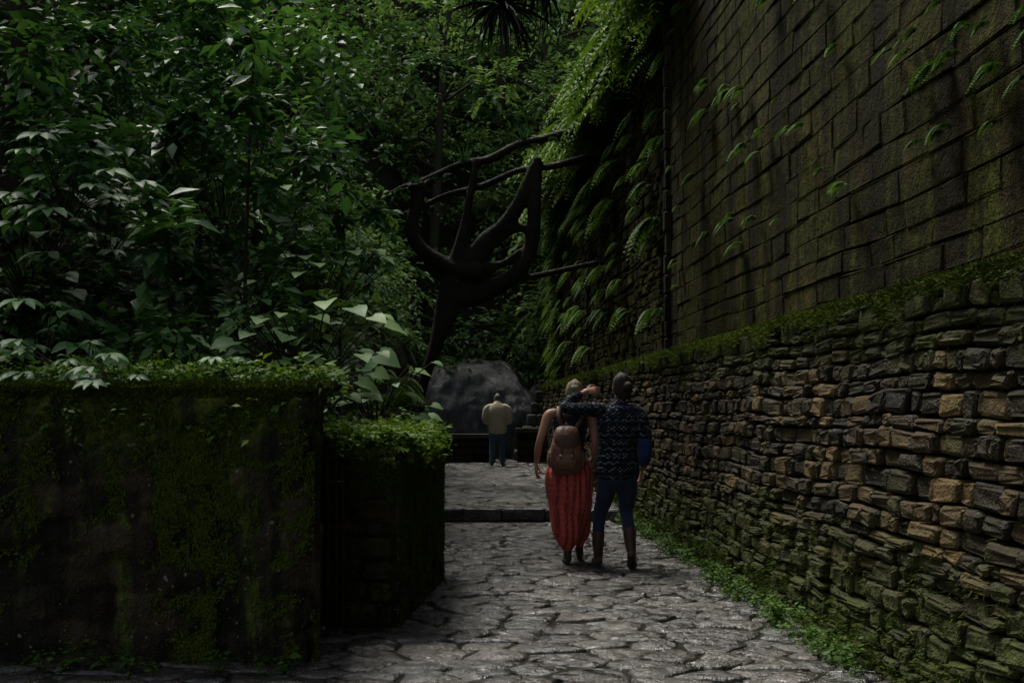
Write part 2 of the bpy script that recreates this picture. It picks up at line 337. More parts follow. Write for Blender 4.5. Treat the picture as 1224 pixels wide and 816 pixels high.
V,F=prism([(2.35+.053*2.5+.10,-2.5),(3.3,-2.5),(1.6,30.5),(2.35-.053*30.5+.10,30.5)],-.2,1.98); py_mesh('rubble_core',V,F,M_mortar,rw)
xu=lambda y,z:2.66-.053*y+.012*math.sin(y*2.1+z)*math.sin(z*2.7-y)
xv=lambda y,z:2.84-.053*y
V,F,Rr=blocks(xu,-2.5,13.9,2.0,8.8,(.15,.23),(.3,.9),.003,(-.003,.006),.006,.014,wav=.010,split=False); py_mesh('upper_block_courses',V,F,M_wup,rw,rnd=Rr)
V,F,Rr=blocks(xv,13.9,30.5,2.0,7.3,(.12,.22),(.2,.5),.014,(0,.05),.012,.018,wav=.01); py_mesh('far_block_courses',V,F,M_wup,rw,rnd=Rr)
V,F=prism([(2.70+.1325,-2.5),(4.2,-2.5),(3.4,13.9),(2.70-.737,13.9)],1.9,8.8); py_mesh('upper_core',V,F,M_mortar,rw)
V,F=prism([(2.88-.737,13.905),(3.4,13.905),(2.6,30.5),(2.88-1.6165,30.5)],1.9,7.3); py_mesh('far_core',V,F,M_mortar,rw)
V,F,Rr=blocks(lambda y,z:2.60-.053*y,13.8,13.95,2.0,8.8,(.2,.32),(.15,.15),.01,(0,.02),.012,.006); py_mesh('corner_pier',V,F,M_mortar,rw,rnd=Rr)
def moss(M,pos,nrm,L,val,down=.3,w=.25):
    n=len(pos); d=nrm+rng.normal(size=(n,3))*.55; d[:,2]-=down
    M.add('blade',pos,d,rng.normal(size=(n,3)),L*U(.5,1.3,n),L*w*U(.7,1.3,n),val)
def blob_noise(a,b,s=1.0,seed=0):
    return (np.sin(a*2.1*s+seed)+np.sin(b*2.7*s+1.3+seed)+np.sin((a+b)*1.7*s+seed*2)+np.sin((a*1.3-b*2.1)*2.3*s)+np.sin(a*7.3*s+b*3.1*s)*.6+np.sin(b*9.1*s-a*4*s)*.6)/5
M=Mass()
n=60000; y=1+29.5*U(0,1,n)**1.2; t=U(0,1,n); xe=2.30-.053*y+.12-.05; nf=np.clip((y-4)/6,0,1)
bump_=.03*blob_noise(y*3,y*0,1,2)
p=np.stack([xe+(t-.15)*.34,y,2.0+.04*np.sqrt(np.clip(1-(t-.5)**2*3,0,1))+bump_],1); nr=np.stack([-.6+t*.5,0*y,.9-.2*t],1)
moss(M,p,nr,.045,(.6+.4*blob_noise(y*2,t*3,1,4)+.25*U(0,1,n))*(.5+.5*nf),.0)
n=50000; y=1+29.5*U(0,1,n)**1.2; nf=np.clip((y-4)/6,0,1); dz=np.abs(rng.normal(size=n))*(.02+.09*np.clip(blob_noise(y*2.5,y*0,1,1)+.1,0,1)); z=2.05-dz
p=np.stack([2.27-.053*y+.06*z-.045+0*y,y,z],1); moss(M,p,np.tile([-1.,0,.3],(n,1)),.035,(.8+.3*U(0,1,n)-dz*2)*(.5+.5*nf),.5)
n=70000; y=U(3,30,n); z=np.abs(rng.normal(size=n))*.36; k=blob_noise(y*2,z*5,1,5)+.3*U(-1,1,n)>-.1+z*.7; y=y[k];z=z[k]
p=np.stack([2.26-.053*y+.06*z-.035,y,z],1); moss(M,p,np.tile([-1.,0,.2],(len(y),1)),.03,.2+.35*U(0,1,len(y)),.4)
n=110000; y=U(2,30,n); z=U(2.1,7.4,n); k=blob_noise(y*1.3,z*.55,1,9)+.25*U(-1,1,n)>.2-.14*(y>14); y=y[k];z=z[k]
p=np.stack([np.where(y<13.9,2.665,2.80)-.053*y-.0,y,z],1); moss(M,p,np.tile([-1.,0,0],(len(y),1)),.02,.15+.4*U(0,1,len(y)),.9)
M.make('moss_layer',M_mossb,rw)
M=Mass()
for i in range(120):
    y=13.2+17*random.random()**1.2; fern(M,(2.75-.053*y+random.uniform(-.3,.5),y,7.2+random.uniform(-.7,.35)),math.pi,9,random.uniform(.6,1.3),random.uniform(.25,.75),1.15,.35)
for i in range(60):
    z=random.uniform(2.0,7.3); y=random.uniform(28.6,30.6); fern(M,(2.8-.053*y-.05,y,z),math.pi+random.uniform(-.3,.6),7,random.uniform(.3,.55),random.uniform(.4,.9),1.3,.3)
for i in range(170):
    y=random.uniform(14.2,28); z=random.uniform(2.6,7.2); 
    if random.random()<(z-2)/5.0+.1: fern(M,(2.8-.053*y-.03,y,z),math.pi,6,random.uniform(.2,.6),random.uniform(.05,.7),1.25,.28)
for i in range(60):
    y=random.uniform(6,13.5); z=random.uniform(2.7,6.3); fern(M,(2.63-.053*y-.02,y,z),math.pi,4,random.uniform(.06,.22),random.uniform(.1,.5),1.0,.3)
for i in range(22):
    y=random.uniform(4.9,6.4); z=random.uniform(2.7,3.6); fern(M,(2.63-.053*y-.02,y,z),math.pi+.4,5,random.uniform(.07,.17),random.uniform(0,.2),1.1,.35)
M.make('wall_ferns',M_fern,rw)
M=Mass()
y=U(6,30,460)**1.0; C=np.stack([2.17-.053*y+U(-.07,.03,460),y,U(.0,.13,460)],1); sprays(M,C,U(.05,.14,460),U(.05,.5,460),7,5,.04,.022)
y=U(14,30.5,160); C=np.stack([2.66-.053*y+U(-.15,.6,160),y,U(7.0,7.8,160)],1); sprays(M,C,U(.3,.7,160),U(.3,.8,160),12,9,.13,.06)
C=np.stack([1.25+U(-.15,.2,120),U(29,30.7,120),U(1.6,7.6,120)],1); sprays(M,C,U(.15,.35,120),U(.4,.95,120),10,8,.09,.05)
M.make('weeds',M_fern,rw)
# ------------------------------------------------------------ left walls
def rough_wall(name,poly,z0,z1,mat,amp=.02,step=.035):
    e=empty(name); V=[];F=[];Rr=[]
    n=len(poly)
    def dn(a,b): return amp*(blob_noise(np.array(a*3.),np.array(b*3.),1,1)+.6*blob_noise(np.array(a*9.),np.array(b*9.),1,3)+.5*blob_noise(np.array(a*23.),np.array(b*21.),1,6))
    for i in range(n):
        a=np.array(poly[i]);b=np.array(poly[(i+1)%n]); L=np.linalg.norm(b-a); nu=max(2,int(L/step)); nv=int((z1-z0)/step); o=np.array([(b-a)[1],-(b-a)[0]])/L
        k0=len(V)
        for u in range(nu+1):
            for v in range(nv+1):
                p=a+(b-a)*u/nu; z=z0+(z1-z0)*v/nv; ed=min(u,nu-u)/nu*L; d=float(dn(p[0]+p[1],z))
                # stone joints still showing through the moss
                row=math.floor((z+.04*math.sin(p[0]*3))/.19); cz=abs(((z+.04*math.sin(p[0]*3))/.19)%1-.5)*2; s_=p[0]+p[1]; cx_=abs(((s_+row*.37*1.7)/(.34+.08*math.sin(row*5)))%1-.5)*2
                d-=.02*max(0,cz-.8)/.2; d-=.018*max(0,cx_-.88)/.12; d+=.012*math.sin(row*7.1+math.floor((s_+row*.37*1.7)/(.34+.08*math.sin(row*5)))*3.3)
                d-=.045*math.exp(-ed/.04)*(1+.6*math.sin(z*13)); d-=.04*math.exp(-(z1-z)/.04)
                if v==nv: z+=.02*math.sin(s_*7)+.012*math.sin(s_*23)
                q=p+o*d; V.append((q[0],q[1],z)); Rr.append(min(1,max(0,.5+.35*math.sin(row*4.7+math.floor((s_+row*.63)/.34)*2.9))))
        for u in range(nu):
            for v in range(nv):
                q=k0+u*(nv+1)+v; F.append((q,q+nv+1,q+nv+2,q+1))
    py_mesh('wall_faces',V,F,mat,e,True,Rr)
    k=[(x,y,z1-.012) for x,y in poly]; py_mesh('wall_top',k,[tuple(range(n))],mat,e,rnd=[.5]*n)
    return e
P1=[(-7,6.35),(-1.08,6.35),(-1.24,7.35),(-7,7.6)]
lw=rough_wall('mossy_stone_wall',P1,-.1,1.53,M_wleft,.024)
P2=[(-1.3,7.42),(-.74,7.3),(-.57,9.5),(-1.5,9.6)]
lw2=rough_wall('mossy_stone_wall.001',P2,-.1,1.08,M_wleft,.022)
V,F,Rr=blocks(lambda x,z:7.30-(x+.74)*.21,-1.22,-.78,0,1.05,(.08,.17),(.12,.28),.02,(.0,.03),.015,.015,'x'); py_mesh('front_stones',V,F,M_wlow,lw2,rnd=Rr)
pl=rough_wall('mossy_stone_pillar',[(-1.7,12.8),(-1.14,12.8),(-1.14,13.4),(-1.7,13.4)],-.1,1.5,M_wleft,.02)
M=Mass()
n=36000; x=U(-3.6,-1.1,n); t=U(0,1,n)**1.5; y=6.35+t*1.0
p=np.stack([x,y,1.52+.035*blob_noise(x*5,y*5)+.02*blob_noise(x*13,y*11)],1); moss(M,p,np.tile([0,-.3,1.],(n,1)),.045,.3+.3*U(0,1,n)+.35*blob_noise(x*3,y*3),-.1)
n=13000; x=U(-3.6,-1.1,n); dz=np.abs(rng.normal(size=n))*(.012+.10*np.clip(blob_noise(x*4,x*0,1,2)+.1,0,1)); p=np.stack([x,6.34+0*x,1.54-dz],1); moss(M,p,np.tile([0,-1.,.2],(n,1)),.028,.5+.3*U(0,1,n),.5)
n=240000; x=U(-3.4,-1.1,n); z=U(0,1.5,n); f=.7*blob_noise(x*5.5,z*1.1,1,3)+.45*blob_noise(x*13,z*9,1,5)+.5*np.exp(-((x+1.65)/.45)**2)+.12*(z-.7)-.12; k=(f+.3*U(-1,1,n))>.3; x=x[k];z=z[k]; f=f[k]
p=np.stack([x,6.35+0*x,z],1); moss(M,p,np.tile([0,-1.,0],(len(x),1)),.016,.3+.5*U(0,1,len(x))+.3*f,.9,.5)
M.make('moss_layer',M_mossb,lw)
M=Mass()
n=50000; u=U(0,1,n); z=U(0,1.08,n); k=(.8*blob_noise(u*6,z*1.8,1,2)+.5*blob_noise(u*17,z*9,1,5)+.3*z+.3*U(-1,1,n))>.12; u=u[k];z=z[k]
p=np.stack([-.74+.17*u+.0,7.3+2.2*u,z],1); moss(M,p,np.tile([1.,-.2,0],(len(u),1)),.022,.35+.45*U(0,1,len(u)),.8,.4)
n=26000; u=U(0,1,n); v=U(0,1,n); p=np.stack([-.74+.17*u-.6*v,7.3+2.2*u,1.09+.06*np.abs(blob_noise(u*5,v*5))],1); moss(M,p,np.tile([0,-.2,1.],(n,1)),.05,.35+.4*U(0,1,n),-.1)
n=9000; x=U(-1.25,-.74,n); z=U(.3,1.1,n); k=z>.8+.25*blob_noise(x*9,x*0); x=x[k];z=z[k]; p=np.stack([x,7.27-(x+.74)*.21-.01,z],1); moss(M,p,np.tile([0,-1.,0],(len(x),1)),.03,.3+.4*U(0,1,len(x)),.6)
M.make('moss_layer',M_mossb,lw2)
M=Mass()
n=9000; p=np.stack([U(-1.72,-1.12,n),U(12.76,13.4,n),1.5+U(-.0,.05,n)],1); moss(M,p,np.tile([0,-.3,1.],(n,1)),.06,.4+.4*U(0,1,n),.2)
n=9000; p=np.stack([U(-1.72,-1.12,n),12.78+0*U(0,1,n),1.5-np.abs(rng.normal(size=n))*.25],1); moss(M,p,np.tile([0,-1.,.2],(n,1)),.06,.3+.4*U(0,1,n),.4)
M.make('moss_layer',M_mossb,pl)
g=empty('iron_gate_posts')
for i,(x,h,r) in enumerate(((-1.155,1.18,.011),(-1.10,1.22,.009),(-1.06,1.05,.009))):
    V,T=tube([(x,7.12,0),(x+.004,7.12,.6),(x-.006,7.12,h)],r,8); tri_mesh('post_%d'%(i+1),V,T,None,M_rust,g,True)
for i,z in enumerate((.3,.95)):
    V,T=tube([(-1.16,7.12,z),(-1.05,7.12,z)],.008,6); tri_mesh('rail_%d'%(i+1),V,T,None,M_rust,g,True)
# ------------------------------------------------------------ step kerb
kb=empty('stone_step'); V,F,Rr=blocks(lambda x,z:14.5-.03*x,-2.6,1.9,-.02,.15,(.17,.17),(.4,.8),.012,(0,.03),.014,.01,'x'); py_mesh('riser_stones',V,F,M_path,kb,rnd=Rr)
V,F=prism([(-2.6,14.53),(1.9,14.53),(1.9,14.85),(-2.6,14.85)],-.1,.142); py_mesh('tread',V,F,M_path,kb,rnd=[.4]*8)
# ------------------------------------------------------------ far end
lo=empty('low_stone_wall')
V,F,Rr=blocks(lambda x,z:27.6,-3.2,-.4,.1,.72,(.14,.22),(.25,.5),.02,(0,.04),.015,.02,'x'); py_mesh('left_run',V,F,M_conc,lo,rnd=Rr)
V,F,Rr=blocks(lambda x,z:27.6,.12,1.1,.1,.86,(.14,.22),(.25,.5),.02,(0,.04),.015,.02,'x'); py_mesh('right_run',V,F,M_conc,lo,rnd=Rr)
for nm,a,b,h in (('coping_left',-3.25,-.35,.72),('coping_right',.08,1.15,.86)):
    V,F=prism([(a,27.5),(b,27.5),(b,28.05),(a,28.05)],h,h+.1); py_mesh(nm,V,F,M_step,lo,rnd=[.3]*8)
for nm,a,b,h in (('core_left',-3.2,-.4,.715),('core_right',.12,1.1,.855)):
    V,F=prism([(a,27.64),(b,27.64),(b,28),(a,28)],0,h); py_mesh(nm,V,F,M_mortar,lo)
po=rough_wall('stone_post',[(-1.75,22.5),(-1.38,22.5),(-1.38,22.9),(-1.75,22.9)],.1,.85,M_conc,.02)
st=empty('stone_steps')
for i in range(7):
    x0=.05+i*.11; V,F,Rr=blocks(lambda x,z:28.5+i*.22,x0,1.5,.1+i*.3,.1+(i+1)*.3,(.3,.3),(.3,.6),.012,(0,.06),.03,.02,'x'); py_mesh('step_%d'%(i+1),V,F,M_step,st,rnd=Rr)
    V,F=prism([(x0,28.53+i*.22),(1.5,28.53+i*.22),(1.5,29.2+i*.22),(x0,29.2+i*.22)],.1,.095+(i+1)*.3); py_mesh('tread_%d'%(i+1),V,F,M_step,st,rnd=[.6]*8)
def boulder(name,loc,sc,seed,sub=5,mat=M_rock):
    import bmesh
    bm=bmesh.new(); bmesh.ops.create_icosphere(bm,subdivisions=sub,radius=1)
    from mathutils import noise
    for v in bm.verts:
        c=v.co.copy(); k=1+.22*noise.noise(c*.9+Vector((seed,0,0)))+.07*noise.noise(c*2.7+Vector((0,seed,0)))+.03*noise.noise(c*6)+.015*noise.noise(c*14)
        e=(abs(c.x)**3+abs(c.y)**3+abs(c.z)**3)**(1/3); c=c/e*k; c.x*=sc[0]*(1-.12*c.z);c.y*=sc[1];c.z*=sc[2]; c.x+=.18*c.z; v.co=c
    me=bpy.data.meshes.new(name); bm.to_mesh(me); bm.free(); me.materials.append(mat)
    for p in me.polygons:p.use_smooth=True
    o=bpy.data.objects.new(name,me); o.location=loc; return link(o)
boulder('boulder',(-1.55,32.7,.6),(2.3,2.3,2.2),3,6)
boulder('boulder.001',(-3.4,31.9,.3),(1.2,1.2,1.5),9,5); boulder('boulder.002',(.9,33.2,.7),(1.2,1.2,1.5),5,5)
# ------------------------------------------------------------ concrete sculpture
def catmull(P,m=6):
    P=[np.array(p,float) for p in P]; P=[2*P[0]-P[1]]+P+[2*P[-1]-P[-2]]; o=[]
    for i in range(1,len(P)-2):
        for k in range(m):
            t=k/m; a,b,c,d=P[i-1:i+3]; o.append(.5*((2*b)+(-a+c)*t+(2*a-5*b+4*c-d)*t*t+(-a+3*b-3*c+d)*t**3))
    o.append(P[-2]); return np.array(o)
class Grp:
    def __init__(s): s.V=[];s.F=[]
    def loft(s,pts,rad,n=18,ref=(1,0,0),p=2.0,fold=0,fk=9,cap=.45,sm=4):
        pts=[np.array(q,float) for q in pts]; rad=[(r,r) if not isinstance(r,tuple) else r for r in rad]
        if sm and len(pts)>2:
            X=catmull([np.concatenate([a,b]) for a,b in zip(pts,np.array(rad))],sm); pts=[x[:3] for x in X]; rad=[(max(x[3],.002),max(x[4],.002)) for x in X]
        t0=nz(pts[1]-pts[0]); t1=nz(pts[-1]-pts[-2])
        if cap:
            pts=[pts[0]-t0*min(rad[0])*cap*1.3,pts[0]-t0*min(rad[0])*cap]+pts+[pts[-1]+t1*min(rad[-1])*cap,pts[-1]+t1*min(rad[-1])*cap*1.3]
            rad=[(rad[0][0]*.3,rad[0][1]*.3),(rad[0][0]*.75,rad[0][1]*.75)]+rad+[(rad[-1][0]*.75,rad[-1][1]*.75),(rad[-1][0]*.3,rad[-1][1]*.3)]
        k0=len(s.V); N=len(pts)
        for i in range(N):
            t=nz(pts[min(i+1,N-1)]-pts[max(i-1,0)]); u=np.array(ref,float); u=u-t*np.dot(u,t)
            if np.linalg.norm(u)<.15: u=np.array([0,1.,0]); u=u-t*np.dot(u,t)
            u=nz(u); v=np.cross(t,u)
            for k in range(n):
                a=2*math.pi*k/n; c,s_=math.cos(a),math.sin(a); c=math.copysign(abs(c)**(2/p),c); s_=math.copysign(abs(s_)**(2/p),s_)
                f=1+fold*math.sin(fk*a+i*.25) if fold else 1
                s.V.append(pts[i]+u*rad[i][0]*c*f+v*rad[i][1]*s_*f)
        for i in range(N-1):
            for k in range(n):
                a=k0+i*n+k;b=k0+i*n+(k+1)%n; s.F.append((a,b,b+n,a+n))
        s.F.append(tuple(k0+k for k in range(n))[::-1]); s.F.append(tuple(k0+(N-1)*n+k for k in range(n)))
    def ell(s,c,r,n=14):
        c=np.array(c,float); zs=np.linspace(-.92,.92,9); s.loft([c+np.array([0,0,z*r[2]]) for z in zs],[(r[0]*math.sqrt(1-z*z),r[1]*math.sqrt(1-z*z)) for z in zs],n,cap=.15,sm=0)
    def make(s,name,mat,parent,voxel=None,smooth=3,rnd=False):
        o=py_mesh(name,s.V,s.F,mat,parent,True)
        if voxel:
            par=o.parent; o.parent=None
            m=o.modifiers.new('r','REMESH'); m.mode='VOXEL'; m.voxel_size=voxel; m.use_smooth_shade=True
            if smooth: q=o.modifiers.new('s','SMOOTH'); q.iterations=smooth; q.factor=.5
            bpy.context.view_layer.update(); dg=bpy.context.evaluated_depsgraph_get()
            me=bpy.data.meshes.new_from_object(o.evaluated_get(dg)); old=o.data; o.modifiers.clear(); o.data=me; me.name=name; bpy.data.meshes.remove(old)
            me.polygons.foreach_set('use_smooth',np.ones(len(me.polygons),dtype=bool))
            if not me.materials: me.materials.append(mat)
            o.parent=par
        return o
sc=empty('concrete_sculpture',(0,20,0)); G=Grp()
G.loft([(-1.72,0,.6),(-1.60,0,1.7),(-1.32,0,2.6),(-1.05,0,3.5),(-.84,0,4.6),(-.62,0,5.8)],[(.10,.12),(.09,.12),(.13,.12),(.25,.12),(.09,.09),(.06,.07)])
G.loft([(-.6,0,3.8),(-.95,0,3.85),(-1.3,0,4.02),(-1.62,0,4.25),(-1.77,0,4.58),(-1.68,0,4.95),(-1.66,0,5.2)],[.2,.16,.14,.13,.12,.11,.13],ref=(0,1,0))
G.loft([(-1.72,0,5.22),(-1.60,0,5.30),(-1.46,0,5.2)],[(.13,.07),(.14,.09),(.08,.05)],ref=(0,1,0)); G.ell((-1.66,0,5.32),(.18,.18,.06))
G.loft([(-1.68,.1,3.98),(-1.4,.1,3.85),(-1.05,.05,3.6)],[.05,.07,.11],ref=(0,1,0))
G.loft([(-1.1,0,3.35),(-.65,0,3.42),(-.25,0,3.58),(.12,0,3.85),(.34,0,4.3),(.40,0,5.0),(.45,0,5.8)],[(.12,.16),(.12,.2),(.12,.16),(.12,.14),(.11,.13),(.1,.12),(.08,.08)],ref=(0,1,0))
G.loft([(-.9,0,3.75),(-.62,0,4.1),(-.45,0,4.38),(-.15,0,4.62),(.12,0,5.02),(.40,0,5.7)],[(.11,.2),(.11,.2),(.11,.16),(.1,.15),(.1,.13),(.08,.08)],ref=(0,1,0))
G.loft([(-.8,0,3.6),(-.5,0,3.85),(-.15,0,3.98),(.15,0,4.2)],[(.09,.24),(.08,.15),(.06,.06),(.05,.05)],ref=(0,1,0))
G.loft([(-.5,0,4.25),(-.1,0,4.52),(.15,0,4.6),(.32,0,4.5)],[(.07,.14),(.06,.10),(.06,.08),(.05,.06)],ref=(0,1,0))
G.loft([(-2.5,.2,4.98),(-2.0,.15,5.3),(-1.5,.1,5.46),(-.9,.1,5.74),(-.4,0,5.8),(.1,0,6.06),(.7,0,6.2),(1.7,0,6.5)],[.05,.06,.075,.065,.08,.07,.075,.09],ref=(0,1,0))
G.loft([(-2.4,0,4.74),(-1.8,.1,4.88),(-1.2,.1,5.18),(-.5,.1,5.36),(.1,.1,5.62),(.8,.1,5.72),(1.6,.1,5.95)],[.04,.06,.05,.065,.055,.07,.07],ref=(0,1,0))
G.loft([(-.8,.1,3.5),(-.3,.1,3.66),(.2,.1,3.72),(1.5,.1,4.0)],[.05,.05,.06,.05],ref=(0,1,0))
o=G.make('arch_body',M_conc,sc,.035,2)
M=Mass()
for i in range(26):
    t=random.random(); fern(M,(-2.3+4*t,0,5.1+1.4*t),random.uniform(0,6),6,random.uniform(.12,.3),random.uniform(.0,.5),.9,1)
for (x,z,l) in ((-.85,5.72,.45),(.2,6.1,.4),(-1.7,5.35,.25)):
    n=22; az=U(0,6.28,n); el=U(.5,1.4,n); M.add('blade',np.tile([x,0,z],(n,1)),np.stack([np.cos(az)*np.cos(el),np.sin(az)*np.cos(el),np.sin(el)],1),np.tile([0,1.,.1],(n,1)),l*U(.6,1,n),.04,.3*U(0,1,n)+.1)
M.make('epiphytes',M_mid,sc)
# ------------------------------------------------------------ trees
def tree(name,base,pts,r0,r1,limbs,crown,val,leafmat,L=.16,lf=11,tw=12):
    e=empty(name); MM=Mass(); V,T=tube(catmull(pts,5),np.linspace(r0,r1,(len(pts)-1)*5+1),12); MM.raw(V,T,.5)
    P=catmull(pts,5); C=[]
    for i in range(limbs):
        t=random.uniform(.45,1); a=P[int(t*(len(P)-1))]; az=random.uniform(0,6.28); l=random.uniform(.5,1)*crown
        b=a+np.array([math.cos(az)*l,math.sin(az)*l,l*random.uniform(.1,.6)]); m=(a+b)/2+np.array([0,0,.12*l])
        rr=(r0+(r1-r0)*t)*.45; V,T=tube(catmull([a,m,b],4),np.linspace(rr,rr*.25,9),6); MM.raw(V,T,.5)
        C+= [b,m+rng.normal(size=3)*.3*crown,b+rng.normal(size=3)*.3*crown]
    MM.make('trunk_and_limbs',M_bark,e)
    K=Mass(); C=np.array(C); sprays(K,C,crown*.42*U(.7,1.3,len(C)),np.clip(val+U(-.25,.25,len(C)),0,1),tw,lf,L,L*.48); K.make('crown',leafmat,e)
    return e
def T3(x,y,top,lean=(0,0)): 
    z=float(hgt(x,y))-.3; return [(x,y,z),(x+lean[0]*.3,y+lean[1]*.3,z+(top-z)*.35),(x+lean[0]*.6,y+lean[1]*.6,z+(top-z)*.7),(x+lean[0],y+lean[1],top)]
specs=[(-4.75,11,8,.24,.13,2.2,.35,.16,(.1,0)),(-5.6,15,9,.16,.08,2.2,.35,.16,(.5,0)),(-3.6,16.5,9.5,.09,.05,2.2,.5,.18,(-.4,0)),(-3.2,20,10,.12,.06,2.4,.5,.2,(.3,0)),(-7.5,19,12,.2,.1,2.8,.4,.2,(0,0)),
 (-5.2,26,12,.16,.08,3,.55,.22,(.2,0)),(-2.6,36,14,.18,.08,3,.7,.24,(.6,0)),(1.5,37,15,.2,.1,3.2,.65,.24,(-.5,0)),(-7.5,34,16,.2,.1,3.2,.5,.24,(0,0)),(3.5,33,13,.18,.09,3,.6,.22,(-.7,-.4)),(-.5,41,18,.2,.1,3.2,.65,.26,(.3,0))]
for i,(x,y,top,r0,r1,cr,val,L,ln) in enumerate(specs): tree('tree',None,T3(x,y,top,ln),r0,r1,9,cr,val,M_mid if y<18 else M_far,L)
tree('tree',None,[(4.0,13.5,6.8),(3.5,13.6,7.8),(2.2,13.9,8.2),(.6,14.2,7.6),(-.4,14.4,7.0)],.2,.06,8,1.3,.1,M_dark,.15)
br=empty('hanging_bromeliad'); M=Mass()
for (x,y,z,l,nn) in ((-.15,14.2,6.45,.75,70),(.35,14.3,6.75,.6,50),(-.5,14.5,6.9,.5,40)):
    az=U(0,6.28,nn); el=U(-1.3,1.3,nn); M.add('leaf8',np.tile([x,y,z],(nn,1)),np.stack([np.cos(az)*np.cos(el),np.sin(az)*np.cos(el),np.sin(el)],1),np.tile([0,0,1.],(nn,1)),l*U(.6,1,nn),.05,.3*U(0,1,nn))
for i in range(16):
    x=random.uniform(-.6,.6); l=random.uniform(.4,1.2); V,T=tube([(x,14.3,6.9),(x+.03,14.3,6.9-l/2),(x-.02,14.3,6.9-l)],.008,4); M.raw(V,T,.1)
V,T=tube([(-.15,14.2,7.4),(-.15,14.2,6.4)],.03,6); M.raw(V,T,.1)
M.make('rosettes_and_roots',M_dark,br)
# ------------------------------------------------------------ forest foliage mass
M=Mass()
def clumps(n,xr,yr,hr,cond=None):
    x=U(*xr,n);y=U(*yr,n);z=hgt(x,y)+U(*hr,n)
    k=np.ones(n,bool) if cond is None else cond(x,y,z); return np.stack([x,y,z],1)[k]
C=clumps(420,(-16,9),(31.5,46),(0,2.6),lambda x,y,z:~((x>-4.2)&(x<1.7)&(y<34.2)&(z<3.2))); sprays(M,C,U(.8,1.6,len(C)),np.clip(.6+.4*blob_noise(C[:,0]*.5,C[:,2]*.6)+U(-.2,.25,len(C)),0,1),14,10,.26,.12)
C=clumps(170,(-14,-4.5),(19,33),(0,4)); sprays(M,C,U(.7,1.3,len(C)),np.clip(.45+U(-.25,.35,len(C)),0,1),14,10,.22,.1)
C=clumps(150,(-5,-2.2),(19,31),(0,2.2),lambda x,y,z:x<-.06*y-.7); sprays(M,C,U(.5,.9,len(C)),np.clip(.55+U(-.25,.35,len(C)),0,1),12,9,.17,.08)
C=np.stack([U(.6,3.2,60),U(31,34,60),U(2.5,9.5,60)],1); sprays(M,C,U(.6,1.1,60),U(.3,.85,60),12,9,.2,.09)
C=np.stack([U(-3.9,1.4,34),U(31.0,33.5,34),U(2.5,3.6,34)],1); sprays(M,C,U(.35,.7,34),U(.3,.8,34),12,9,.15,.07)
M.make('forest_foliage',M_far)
M=Mass()
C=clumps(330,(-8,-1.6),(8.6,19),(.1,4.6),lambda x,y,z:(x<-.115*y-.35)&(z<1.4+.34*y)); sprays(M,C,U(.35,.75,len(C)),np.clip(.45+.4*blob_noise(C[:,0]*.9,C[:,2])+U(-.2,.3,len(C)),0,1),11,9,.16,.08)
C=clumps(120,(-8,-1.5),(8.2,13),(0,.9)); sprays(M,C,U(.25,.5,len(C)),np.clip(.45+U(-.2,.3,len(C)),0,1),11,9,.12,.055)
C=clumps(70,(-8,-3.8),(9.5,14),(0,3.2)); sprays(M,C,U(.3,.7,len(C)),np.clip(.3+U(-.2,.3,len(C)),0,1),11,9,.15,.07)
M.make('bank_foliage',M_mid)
for (x,y,top,val) in ((-2.25,9.4,4.4,.5),(-2.9,10.4,5,.45),(-1.85,12,4.2,.55)):
    tree('sapling',None,T3(x,y,top,(.12,0)),.022,.008,9,.55,val,M_mid,.13,8,7)
def broad(name,c,n,spread,L,val,tpl='heart'):
    e=empty(name); K=Mass(); B=Mass(); c=np.array(c,float)
    for i in range(n):
        az=random.uniform(0,6.28); r=spread*math.sqrt(random.random()); h=random.uniform(.15,1)*spread*1.25
        tip=c+np.array([math.cos(az)*r,math.sin(az)*r*.8,h]); V,T=tube(catmull([c+rng.normal(size=3)*.03,(c+tip)/2+np.array([0,0,.1]),tip],3),.006,5); B.raw(V,T,.4)
        d=np.array([[math.cos(az)+random.gauss(0,.3),math.sin(az)-.5+random.gauss(0,.3),-.35]]); l=L*random.uniform(.5,1.15)
        K.add(tpl,tip[None],d,np.array([[random.gauss(0,.25),-.35+random.gauss(0,.2),1]]),l,l*.82,val+random.uniform(-.3,.3))
    B.make('stems',M_bark,e); K.make('leaves',M_big,e)
broad('broadleaf_shrub',(-1.55,8.6,1.35),72,.68,.19,.75)
broad('broadleaf_shrub',(-1.15,9.6,1.2),30,.5,.14,.55)
broad('broadleaf_shrub',(-2.5,9.2,1.5),46,.7,.18,.5)
broad('broadleaf_shrub',(-3.9,9.2,2.2),46,.8,.2,.4)
broad('broadleaf_shrub',(-2.0,11.5,2.0),50,.8,.2,.6)
broad('broadleaf_shrub',(-2.9,11.5,3.0),50,.9,.22,.55)
